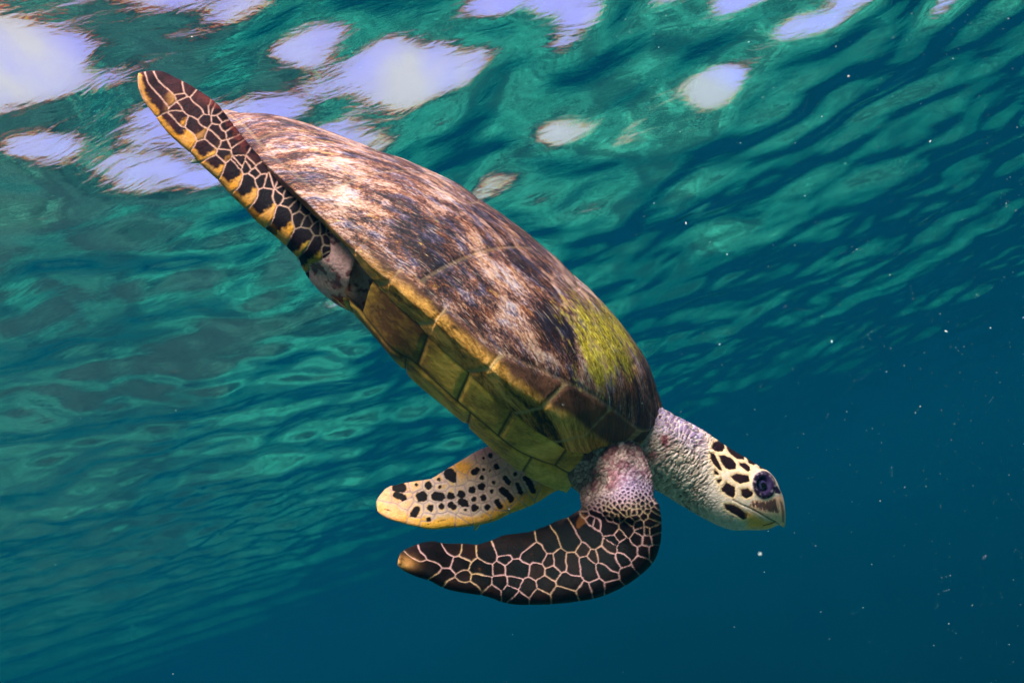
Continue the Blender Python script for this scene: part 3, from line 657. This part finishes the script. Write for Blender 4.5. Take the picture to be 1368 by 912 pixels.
def voronoi(cells, X_, Y_, warp=.6):
    w1 = N1.fbm(X_ * .16, Y_ * .16, oct=2) - .5; w2 = N2.fbm(X_ * .16 + 40, Y_ * .16, oct=2) - .5
    X_ = X_ + w1 * 2 * warp; Y_ = Y_ + w2 * 2 * warp
    seeds = np.array([p for c in cells for p in c]); lab = np.array([i for i, c in enumerate(cells) for p in c])
    f1 = np.full(len(X_), 1e9); l1 = np.zeros(len(X_), int); f2 = np.full(len(X_), 1e9); s1 = np.zeros(len(X_), int); s2 = np.zeros(len(X_), int)
    D = [np.hypot(X_ - s[0], Y_ - s[1]) for s in seeds]
    for j, d in enumerate(D):
        m = d < f1; f1[m] = d[m]; l1[m] = lab[j]; s1[m] = j
    for j, d in enumerate(D):
        m = (d < f2) & (l1 != lab[j]); f2[m] = d[m]; s2[m] = j
    sep = np.hypot(*(seeds[s1] - seeds[s2]).T) + 1e-6
    edge = (f2 ** 2 - f1 ** 2) / (2 * sep)               # distance to the border of the cell
    return f1, edge, l1
def poly_sdf(poly, X_, Y_):
    P_ = np.asarray(poly); d = np.full(len(X_), 1e9); ins = np.zeros(len(X_), bool)
    for a, b_ in zip(P_, np.roll(P_, -1, 0)):
        e = b_ - a; t = np.clip(((X_ - a[0]) * e[0] + (Y_ - a[1]) * e[1]) / (e @ e), 0, 1)
        d = np.minimum(d, np.hypot(X_ - a[0] - t * e[0], Y_ - a[1] - t * e[1]))
        c = (a[1] > Y_) != (b_[1] > Y_)
        with np.errstate(divide='ignore', invalid='ignore'):
            ins ^= c & (X_ < (b_[0] - a[0]) * (Y_ - a[1]) / (b_[1] - a[1]) + a[0])
    return np.where(ins, -d, d)
def worley(u, v, jit=.85):
    fu, fv = np.floor(u), np.floor(v); f1 = np.full(len(u), 9.); f2 = np.full(len(u), 9.); idn = np.zeros(len(u))
    for di in (-1, 0, 1):
        for dj in (-1, 0, 1):
            cu, cv = fu + di, fv + dj; h1, h2 = N1.h(cu, cv), N2.h(cu, cv)
            d = np.hypot(u - cu - .5 - jit * (h1 - .5), v - cv - .5 - jit * (h2 - .5))
            m_ = d < f1; f2 = np.where(m_, f1, np.minimum(f2, d)); idn = np.where(m_, N3.h(cu, cv), idn); f1 = np.where(m_, d, f1)
    return f1, f2 - f1, idn
_q = poly_sdf(np.array([(413., 353.), (430., 347.), (442., 338.), (440., 300.), (530., 300.), (530., 460.), (413., 460.)]), px, py) < 0
LB[(LB == RR) & _q] = TORSO
LB[(LB == TORSO) & ~_q & (px < 445) & (P[:, 1] < -.02)] = RR
COLR = np.zeros((nvt, 3)); DISP = np.zeros(nvt); WRK = np.zeros(nvt)
def lerp(a, b, t): return np.asarray(a) * (1 - t[:, None]) + np.asarray(b) * t[:, None]
nA = N1.fbm(P[:, 0] * 90, P[:, 1] * 90, P[:, 2] * 90, oct=3); nB = N2.fbm(P[:, 0] * 300, P[:, 1] * 300, P[:, 2] * 300, oct=3); nC = N3.fbm(P[:, 0] * 22, P[:, 1] * 22, P[:, 2] * 22, oct=3)
# wrinkles: folds across the neck, pebbled between
aa = px * .80 + py * .60; bb = -px * .60 + py * .80
wr = N1.fbm((aa + 40 * (nC - .5)) / 3.8, bb / 13.0, oct=3); pb = N2.fbm(aa / 2.6, bb / 2.8, oct=2)

w1_, w2_ = 14 * (nC - .5), 14 * (N2.fbm(P[:, 0] * 25, P[:, 1] * 25, P[:, 2] * 25, oct=2) - .5)
PF, PE, PI_ = worley((aa + w1_) / 5.2, (bb + w2_) / 8.0)               # loose skin scales of neck and shoulder
fold = sstep(.30, .02, PE)
# near front limb: nearly black scales, pale pink seams
m = LB == RF; X_, Y_ = px[m], py[m]
f1, ed, l1 = voronoi(RF_CELLS, X_, Y_)
sw = .80 + 1.0 * (nA[m] - .5) + .5 * (nB[m] - .5) + .5 * np.exp(-((Y_ - 665) / 25) ** 2)
sw = np.maximum(sw, .35); seam = 1 - sstep(sw * .5, sw * 1.6, ed)
h = np.random.default_rng(8).random(len(RF_CELLS))[l1]
dk = lerp((.004, .003, .003), (.022, .010, .008), np.clip(h * 1.1 - .2 + (nA[m] - .4) * 1.2, 0, 1))
rust = sstep(.64, .76, .8 * nA[m] + .42 * np.exp(-((X_ - 775) / 16) ** 2 - ((Y_ - 692) / 11) ** 2) + .25 * np.exp(-((X_ - 835) / 9) ** 2 - ((Y_ - 725) / 22) ** 2))
dk = lerp(dk, (.20, .09, .02), rust * .7)
sc_ = lerp((.50, .34, .34), (.44, .33, .19), sstep(.4, .65, nC[m] + .12 * sstep(700, 560, X_)))
arm = np.exp(-np.clip((Y_ - 640) / 30, 0, 9) ** 2)
sc_ = lerp(sc_, (.50, .44, .66), arm * .75); dk = lerp(dk, (.10, .055, .13), arm * .8)
c = lerp(dk, sc_, seam * (.85 + .15 * arm))
tip = np.exp(-((X_ - 536) / 16) ** 2 - ((Y_ - 752) / 9) ** 2); c = lerp(c, (.52, .30, .11), np.clip(tip * 1.15 * sstep(.25, .6, nA[m] + .25), 0, 1))
sh = sstep(660, 632, Y_ + .45 * (X_ - 845) * (X_ < 845) - 14 * (nA[m] - .5))
shc = lerp((.54, .46, .40), (.60, .46, .44), nA[m]); shc = lerp(shc, (.24, .09, .11), sstep(.50, .64, nA[m] * .8 + nB[m] * .25) * .75)
shc = lerp(shc, lerp((.52, .46, .62), (.15, .10, .24), sstep(.46, .56, nB[m] * .6 + pb[m] * .4)), np.exp(-((X_ - 846) / 20) ** 2 - ((Y_ - 652) / 26) ** 2))
shc = lerp(shc, np.array([.20, .10, .12]), fold[m] * .6); shc = shc * (.75 + .5 * PI_[m])[:, None]
sh = sh * sstep(735, 760, X_); c = lerp(c, shc, sh); seam = seam * (1 - sh); WRK[m] = .8 * sh
COLR[m] = c; DISP[m] = -.0009 * seam + .0004 * (nA[m] - .5)

# near hind limb: dark plates fraying into orange-yellow towards the rear edge
m = LB == RR; X_, Y_ = px[m], py[m]
f1, ed, l1 = voronoi(RR_CELLS, X_, Y_, .8)
lowl = np.array([(a, b_) for _, _, a, b_ in rr]); upl = np.array([(a, b_) for a, b_, _, _ in rr])
def dline(line, X_, Y_):
    d = np.full(len(X_), 1e9)
    for a, b_ in zip(line[:-1], line[1:]):
        e = b_ - a; t = np.clip(((X_ - a[0]) * e[0] + (Y_ - a[1]) * e[1]) / (e @ e + 1e-9), 0, 1); d = np.minimum(d, np.hypot(X_ - a[0] - t * e[0], Y_ - a[1] - t * e[1]))
    return d
dlow = dline(lowl, X_, Y_); dup = dline(upl, X_, Y_)
seam = 1 - sstep(.5, 1.6, ed + (nB[m] - .5) * .8)
cen = np.array([np.mean(c_, 0) for c_ in RR_CELLS]); cl = dline(lowl, cen[:, 0], cen[:, 1])[l1]
# fraying: cells near the low edge turn yellow on their outer-rear side
ax = (X_ - cen[l1][:, 0]) * .62 + (Y_ - cen[l1][:, 1]) * .78
fray = sstep(0, 5, ax - 5 + 9 * (nB[m] - .5)) * sstep(38, 22, cl) * sstep(215, 235, X_) + sstep(10, 5, dlow + 7 * (nB[m] - .5)) * sstep(420, 300, X_ + 60 * nA[m])
fray = np.clip(fray, 0, 1)
dk = lerp((.018, .010, .016), (.085, .026, .036), np.clip(nA[m] * 1.5 - .1, 0, 1) * sstep(350, 230, X_))
ye = lerp((.72, .36, .03), (.72, .46, .22), np.clip(nA[m] * 1.4 - .3, 0, 1)); ye = lerp(ye, (.40, .30, .05), sstep(375, 420, X_))
c = lerp(dk, ye, fray)
pale = lerp((.66, .44, .42), (.66, .46, .34), np.clip(nA[m], 0, 1)); pale = lerp(pale, (.30, .25, .20), sstep(370, 410, X_))
c = lerp(c, pale, seam * .92)
redz = np.exp(-((X_ - 300) / 34) ** 2 - ((dup - 4) / 9) ** 2); c = lerp(c, (.20, .06, .05), np.clip(redz * 1.2, 0, 1) * sstep(.35, .6, nA[m]) * .8)
tipz = sstep(215, 190, X_); c = lerp(c, (.60, .40, .32), tipz * .55 * sstep(7, 1.5, dlow))
COLR[m] = c; DISP[m] = -.0007 * seam + .0003 * (nA[m] - .5)

# far front limb, seen from below: yellow with dark spots
m = LB == LF; X_, Y_ = px[m], py[m]
cells = LF_SPOT + LF_PLAIN
f1, ed, l1 = voronoi(cells, X_, Y_, .5)
rad = np.array(LF_R + [0] * len(LF_PLAIN))[l1]
lowl = np.array([(a, b_) for _, _, a, b_ in lf]); dlow = dline(lowl, X_, Y_)
spot = sstep(.8, -.8, f1 + 3.4 * (nB[m] - .5) - rad * .86)
seam = 1 - sstep(.5, 1.4, ed + (nB[m] - .5) * .5)
yel = lerp((.70, .42, .04), (.78, .44, .14), np.clip(nA[m] * 1.3 - .1, 0, 1))
grey = lerp((.56, .44, .42), (.64, .52, .38), nA[m]); grey = lerp(grey, (.70, .46, .12), sstep(1.5, 5.0, ed) * sstep(632, 600, X_) * .5)
yz = np.clip(sstep(17, 9, dlow + 6 * (nA[m] - .5)) + np.exp(-((X_ - 618) / 17) ** 2 - ((Y_ - 626) / 11) ** 2) * 1.3 + sstep(672, 690, X_ + .6 * (Y_ - 650)) * sstep(24, 15, dlow), 0, 1)
c = lerp(grey, yel, yz)
tipz = sstep(575, 525, X_); c = lerp(c, lerp((.80, .38, .12), (.80, .50, .34), np.clip(nA[m] * 1.4 - .2, 0, 1)), tipz * .7)
c = lerp(c, (.40, .31, .31), seam * .75)
c = lerp(c, (.022, .014, .014), spot)
COLR[m] = c; DISP[m] = -.0004 * seam + .0002 * (nA[m] - .5)

# torso and hidden limb: pinkish grey skin blotched with maroon
m = (LB == TORSO) | (LB == LR); X_, Y_ = px[m], py[m]
c = lerp((.62, .42, .42), (.72, .54, .50), nA[m])
c = lerp(c, (.20, .06, .08), sstep(.50, .62, nA[m] + .25 * (nB[m] - .5)) * .8)
fr_ = sstep(700, 740, X_); skinf = lerp((.50, .42, .36), (.30, .15, .15), sstep(.48, .66, nA[m] + .3 * (nB[m] - .5)))
c = lerp(c, skinf, fr_)
COLR[m] = c; WRK[m] = .25 + .6 * fr_

# head and neck
m = LB == HEAD; X_, Y_ = px[m], py[m]
base_c = lerp((.54, .45, .38), (.74, .65, .60), np.clip(wr[m] * 1.5 - .25, 0, 1))
base_c = lerp(base_c, (.20, .14, .12), sstep(.62, .78, nA[m]) * .5)
top = np.array([(a, b_) for a, b_, *_ in head_st]); bot = np.array([(c_, d_) for _, _, c_, d_, _ in head_st])
dtop = dline(top, X_, Y_); dbot = dline(bot, X_, Y_)
purp = sstep(46, 12, dtop + 16 * (nA[m] - .5)) * sstep(962, 935, X_)
spk = sstep(.52, .60, pb[m] * .6 + nB[m] * .4)
pc = lerp((.56, .50, .58), (.20, .13, .30), spk); pc = lerp(pc, (.36, .34, .62), sstep(.5, .7, nA[m]) * .6)
base_c = base_c * (.80 + .4 * PI_[m])[:, None]; base_c = lerp(base_c, (.22, .16, .13), fold[m] * .28 * sstep(975, 945, X_))
pc = lerp(lerp((.20, .12, .26), (.42, .36, .60), PI_[m]), (.64, .56, .56), np.clip(fold[m] * 1.1, 0, 1))
base_c = lerp(base_c, pc, purp * .85)
maroon = np.exp(-((X_ - 886) / 9) ** 2 - ((Y_ - 585) / 14) ** 2) + .7 * np.exp(-((X_ - 870) / 18) ** 2 - ((Y_ - 605) / 14) ** 2)
base_c = lerp(base_c, (.26, .07, .10), np.clip(maroon * 1.2, 0, 1) * sstep(.35, .6, nA[m]) * .85)
cheek = sstep(925, 965, X_ + .35 * (Y_ - 640)); base_c = lerp(base_c, lerp((.66, .60, .58), (.74, .66, .60), nA[m]), cheek * .8)
creamz = sstep(940, 965, X_ - .2 * (Y_ - 640)) * sstep(30, 55, dbot + 10); 
c = lerp(base_c, (.76, .64, .50), creamz * .55)
HPOLY = zH([[(135, 150), (150, 115), (185, 108), (225, 130), (236, 170), (215, 198), (160, 195), (132, 175)], [(120, 205), (150, 215), (185, 285), (215, 355), (185, 345), (140, 300), (118, 255)], [(185, 228), (240, 228), (300, 260), (328, 300), (325, 340), (280, 348), (240, 335), (205, 280)],
    [(243, 130), (330, 185), (388, 235), (395, 262), (340, 260), (285, 220), (255, 180)], [(355, 290), (400, 290), (440, 320), (442, 350), (425, 362), (380, 335), (355, 310)], [(280, 400), (330, 373), (430, 395), (435, 440), (360, 460), (305, 435)],
    [(205, 500), (245, 447), (318, 490), (318, 550), (300, 575), (245, 545), (210, 520)], [(362, 505), (420, 495), (467, 535), (455, 560), (410, 578), (370, 560)], [(145, 355), (165, 352), (187, 380), (175, 390), (150, 380)], [(168, 430), (205, 417), (213, 430), (185, 462), (172, 450)],
    [(230, 625), (290, 628), (350, 650), (415, 710), (412, 745), (385, 757), (330, 720), (280, 690), (235, 665)], [(408, 245), (450, 268), (492, 298), (470, 308), (430, 290)], [(500, 300), (540, 325), (560, 345), (520, 335)]])
wob = (nB[m] - .5) * 2.2 + (nA[m] - .5) * 1.0
dp = np.min([poly_sdf(p_, X_, Y_) for p_ in HPOLY], 0) + wob * .7
halo = sstep(4.2, 1.2, dp); c = lerp(c, (.80, .60, .36), halo * .75); c = lerp(c, (.80, .68, .52), sstep(9, 4, dp) * .35 * (1 - halo))
dark = sstep(.7, -.7, dp)
c = lerp(c, lerp((.016, .011, .016), (.045, .020, .024), nA[m]), dark)
# jaws
lower = np.array(zH([[(420, 700), (470, 715), (560, 765), (640, 775), (600, 825), (420, 815)]])[0]); dj = poly_sdf(lower, X_, Y_)
c = lerp(c, lerp((.95, .46, .09), (.95, .56, .20), nA[m]), sstep(6, -4, dj))
upper = np.array(zH([[(420, 650), (470, 590), (560, 600), (640, 570), (700, 560), (725, 700), (715, 830), (680, 800), (560, 730), (440, 665)]])[0]); du_ = poly_sdf(upper, X_, Y_)
up_in = sstep(1.5, -1.5, du_)
c = lerp(c, lerp((.92, .58, .42), (.94, .66, .48), nA[m]), up_in)
hx = (X_ - 930) * 1; stre = N1.fbm((X_ * .97 - Y_ * .22) / 1.5, (Y_ * .97 + X_ * .22) / 20., oct=2)
sd = poly_sdf(np.array(zH([[(430, 640), (465, 592), (560, 605), (640, 580), (672, 640), (668, 700), (600, 690), (540, 680), (480, 660)]])[0]), X_, Y_)
c = lerp(c, (.10, .055, .06), .9 * sstep(1.5, -1.5, sd + 5 * (stre - .5)) * sstep(.28, .46, stre + .22 * sstep(-1.0, -4.5, sd)))
sd2 = poly_sdf(np.array(zH([[(680, 600), (700, 610), (716, 690), (714, 780), (700, 770), (695, 690)]])[0]), X_, Y_); c = lerp(c, (.16, .08, .07), sstep(1, -1, sd2) * .7)
sd3 = poly_sdf(np.array(zH([[(632, 490), (655, 478), (688, 530), (680, 542), (640, 535)]])[0]), X_, Y_); c = lerp(c, (.045, .03, .09), sstep(1, -.6, sd3))
mouth = np.array(zH([[(300, 590), (370, 630), (430, 655), (500, 690), (580, 738), (640, 768), (672, 790)]])[0]); dm = dline(mouth, X_, Y_)
c = lerp(c, (.12, .07, .05), sstep(1.3, .3, dm) * .8)
mk2 = np.array(zH([[(545, 800), (600, 785), (645, 768)]])[0]); c = lerp(c, (.10, .05, .03), sstep(1.2, .4, dline(mk2, X_, Y_)) * .8)
# eye surround
ex, ey = zH([[(548, 470)]])[0][0]; ca_, sa_ = math.cos(-.12), math.sin(-.12)
eu = ((X_ - ex) * ca_ + (Y_ - ey) * sa_) / 15.5; ew = (-(X_ - ex) * sa_ + (Y_ - ey) * ca_) / 18.5; er = np.hypot(eu, ew)
ring = sstep(1.08, .92, er + .15 * (nA[m] - .5))
ec = lerp((.50, .42, .54), (.05, .03, .09), sstep(.40, .50, nB[m] * .7 + pb[m] * .35)); ec = lerp(ec, (.07, .045, .15), sstep(.80, .62, er) * .9)
ec = lerp(ec, (.42, .34, .38), sstep(.65, 1.1, eu - .55 * ew) * .8) * .48
c = lerp(c, ec, ring)
COLR[m] = c
nearside = (P[m] - to_local(CAM + HD * ray(1000, 650)))[:, 1] < 0
d_ = -.0008 * sstep(1.5, .3, dm) - .0005 * sstep(1.6, .2, np.abs(dp)) + .0016 * np.exp(-((er - .80) / .22) ** 2) * 1.0 - .004 * sstep(.62, .45, er)
d_ = np.where(np.abs(P[m][:, 1] - to_local(CAM + HD * ray(1000, 650))[1]) > .01, d_, d_ * .3)
DISP[m] = d_; WRK[m] = np.clip(1.25 * sstep(975, 925, X_ + .2 * (Y_ - 640)) + .25 * sstep(40, 10, dbot) * sstep(1000, 980, X_), 0, 1.2)

# soften the colours where limbs meet the body, then relief
shade_noise = np.clip(.82 + .36 * nB, .6, 1.3)
COLR *= shade_noise[:, None]
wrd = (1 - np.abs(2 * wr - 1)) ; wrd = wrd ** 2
DISP += WRK * (-.0007 * sstep(.62, .95, wrd) + .0004 * (pb - .5) - .0006 * fold + .0014 * (nC - .5))
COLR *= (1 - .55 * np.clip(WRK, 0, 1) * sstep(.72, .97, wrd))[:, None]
P2 = P + Nn * DISP[:, None]
skin_me.vertices.foreach_set('co', P2.astype(np.float32).ravel())
skin_me.name = 'body'; skin_me.materials.clear()
body = bpy.data.objects.new('body', skin_me); COL.objects.link(body); body.parent = turtle
skin_me.polygons.foreach_set('use_smooth', np.ones(len(skin_me.polygons), bool)); skin_me.update()
set_attr(body, 'skin', np.concatenate([np.clip(COLR, 0, 1), np.ones((nvt, 1))], 1))
def skin_material():
    k = NT('turtle_skin_material'); co = k.n('TexCoord').outputs['Object']
    c = k.n('Attribute', attribute_name='skin').outputs['Color']
    f = k.noise(co, 420, 3, .6); g = k.noise(co, 130, 4, .6)
    c = k.mix(.5, c, k.ramp(f, [(.25, (.72, .72, .72)), (.75, (1.25, 1.25, 1.25))]), 'MULTIPLY')
    c = k.n('Gamma', {0: c, 1: 1.22}).outputs[0]
    c = k.mix(1.0, c, (1.16, .80, .80), 'MULTIPLY')
    b = k.n('BsdfPrincipled', {'Base Color': c, 'Roughness': .6, 'Specular IOR Level': .05, 'Normal': k.bump(k.math('ADD', f, g), .35, .002)})
    return k.surf(b.outputs[0])
body.data.materials.append(skin_material())

# ---- eyes
def simple(name, col, rough=.3, spec=.5, noise=None):
    k = NT(name); c = (*col, 1)
    if noise: c = k.mix(k.ramp(k.noise(k.n('TexCoord').outputs['Object'], noise[0], 4, .6), [(.35, 0.0), (.65, 1.0)]), col, noise[1])
    return k.surf(k.n('BsdfPrincipled', {'Base Color': c, 'Roughness': rough, 'Specular IOR Level': spec}).outputs[0])
M_EYE = simple('eye_white_material', (.022, .013, .05), .2, .4, (260, (.04, .025, .09)))
M_IRIS = simple('iris_material', (.022, .013, .05), .2, .4, (500, (.045, .028, .10))); M_PUP = simple('pupil_material', (.003, .003, .004), .3, .1)
def sphere_cap(c, axis, r, ang, flat, nu=28, nvv=10):
    axis = axis / np.linalg.norm(axis); t1 = np.cross(axis, [0, 0, 1.]); t1 /= np.linalg.norm(t1); t2 = np.cross(axis, t1)
    v = np.linspace(0.02, ang, nvv); u = np.linspace(0, 2 * np.pi, nu, endpoint=False)
    Vv, U = np.meshgrid(v, u, indexing='ij')
    Pp = (np.cos(Vv)[..., None] * axis * flat + np.sin(Vv)[..., None] * (np.cos(U)[..., None] * t1 + np.sin(U)[..., None] * t2)) * r + c
    return Pp.reshape(-1, 3), grid_faces(nvv, nu, True).tolist() + [list(range(nu))[::-1]]
mid_y = to_local(CAM + HD * ray(1000, 650))[1]
kd2 = KDTree(nvt)
for i in np.nonzero(LB == HEAD)[0]: kd2.insert(P2[i], int(i))
kd2.balance()
ecx, ecy = zH([[(556, 470)]])[0][0]
hm = np.nonzero((LB == HEAD) & (np.hypot(px - ecx, py - ecy) < 4) & (P[:, 1] < mid_y))[0]
eye_c = P2[hm].mean(0); eye_n = Nn[hm].mean(0); eye_n /= np.linalg.norm(eye_n)
eye_n = eye_n * .75 + np.array([.1, -.55, .1]); eye_n /= np.linalg.norm(eye_n)
for sgn in (1, -1):
    cc, nn_ = eye_c.copy(), eye_n.copy()
    if sgn < 0: cc[1] = 2 * mid_y - cc[1]; nn_[1] = -nn_[1]
    ctr = cc - nn_ * .0075
    V, F = sphere_cap(ctr, nn_, .0100, 2.2, 1.0); e = mesh_obj('eye', V, np.array(F, dtype=object), M_EYE, turtle)
    V, F = sphere_cap(ctr + nn_ * .0005, nn_, .0101, .52, 1.0); mesh_obj('iris', V, np.array(F, dtype=object), M_IRIS, e)
    V, F = sphere_cap(ctr + nn_ * .0008, nn_, .0102, .36, 1.0); mesh_obj('pupil', V, np.array(F, dtype=object), M_PUP, e)
# ---- claws
M_CLAW = simple('claw_material', (.50, .42, .34), .4, .3, (200, (.30, .22, .16)))
def claw(p0, p1, dep, r):
    a, b_ = unproj_l(*map(float, p0), dep), unproj_l(*map(float, p1), dep); d = b_ - a
    t1 = np.cross(d, [0, 1., 0]); t1 /= np.linalg.norm(t1); t2 = np.cross(d, t1); t2 /= np.linalg.norm(t2)
    V = []; n_ = 9
    for i in range(n_):
        f = i / (n_ - 1); rr_ = r * math.sqrt(max(1 - f ** 1.6, .002)); ctr = a + d * f + t1 * .25 * r * f * f
        for q in range(12): V.append(ctr + rr_ * (math.cos(q * math.pi / 6) * t1 + .7 * math.sin(q * math.pi / 6) * t2))
    F = grid_faces(n_, 12, True).tolist() + [list(range(12))[::-1], list(range((n_ - 1) * 12, n_ * 12))]
    mesh_obj('claw', np.array(V), np.array(F, dtype=object), M_CLAW, turtle)
claw((271, 213), (255, 215), .887, .0042)
claw((638, 699), (633, 708), .982, .0038)

# ------------------------------------------------------------------ drifting specks in the water
def plankton():
    g = np.random.default_rng(21); n = 22000
    ph = (1 + 5 ** .5) / 2
    iv = np.array([(-1, ph, 0), (1, ph, 0), (-1, -ph, 0), (1, -ph, 0), (0, -1, ph), (0, 1, ph), (0, -1, -ph), (0, 1, -ph), (ph, 0, -1), (ph, 0, 1), (-ph, 0, -1), (-ph, 0, 1)]) / math.hypot(1, ph)
    fi = np.array([(0, 11, 5), (0, 5, 1), (0, 1, 7), (0, 7, 10), (0, 10, 11), (1, 5, 9), (5, 11, 4), (11, 10, 2), (10, 7, 6), (7, 1, 8), (3, 9, 4), (3, 4, 2), (3, 2, 6), (3, 6, 8), (3, 8, 9), (4, 9, 5), (2, 4, 11), (6, 2, 10), (8, 6, 7), (9, 8, 1)])
    lo = np.array([-1.6, .28, CAM[2] - .7]); hi = np.array([2.2, 3.2, SURF_Z - .25])
    c = g.random((n * 3, 3)); c[:, 1] = c[:, 1] ** 1.7; c = lo + c * (hi - lo)
    dens = .03 + sstep(.05, .75, c[:, 0] / np.maximum(c[:, 1], .3) + .25 * (N3.fbm(c[:, 0] * 2, c[:, 1] * 2, c[:, 2] * 2, oct=2) - .5)) * (.5 + 1.4 * sstep(.45, .62, N1.fbm(c[:, 0] * 3, c[:, 1] * 3, c[:, 2] * 3, oct=2)))
    c = c[g.random(len(c)) < dens][:n]; m = len(c)
    r = .00017 * np.exp(g.normal(0, .45, m)) * (1 + 1.2 * (g.random(m) > .96)); r = np.clip(r, .00010, .00050)
    st_ = g.uniform(.6, 1.6, (m, 1, 3)); st_[:, :, 0] *= np.where(g.random((m, 1)) > .75, 2.6, 1)
    th = g.uniform(0, 6.28, m); ca, sa = np.cos(th), np.sin(th)
    V = iv[None] * r[:, None, None] * st_
    V = np.stack([V[..., 0] * ca[:, None] - V[..., 2] * sa[:, None], V[..., 1], V[..., 0] * sa[:, None] + V[..., 2] * ca[:, None]], -1) + c[:, None]
    F = (fi[None] + 12 * np.arange(m)[:, None, None]).reshape(-1, 3)
    k = NT('plankton_material')
    t = k.noise(k.n('NewGeometry').outputs['Position'], 40, 2, .5)
    col = k.ramp(t, [(.35, (.86, .62, .66)), (.6, (.85, .82, .80))])
    b = k.n('BsdfPrincipled', {'Base Color': col, 'Roughness': .6, 'Subsurface Weight': 0.0})
    mesh_obj('plankton', V.reshape(-1, 3), F, k.surf(b.outputs[0]), kind='stuff', label='tiny pale specks of plankton drifting in the water', category='plankton')
plankton()
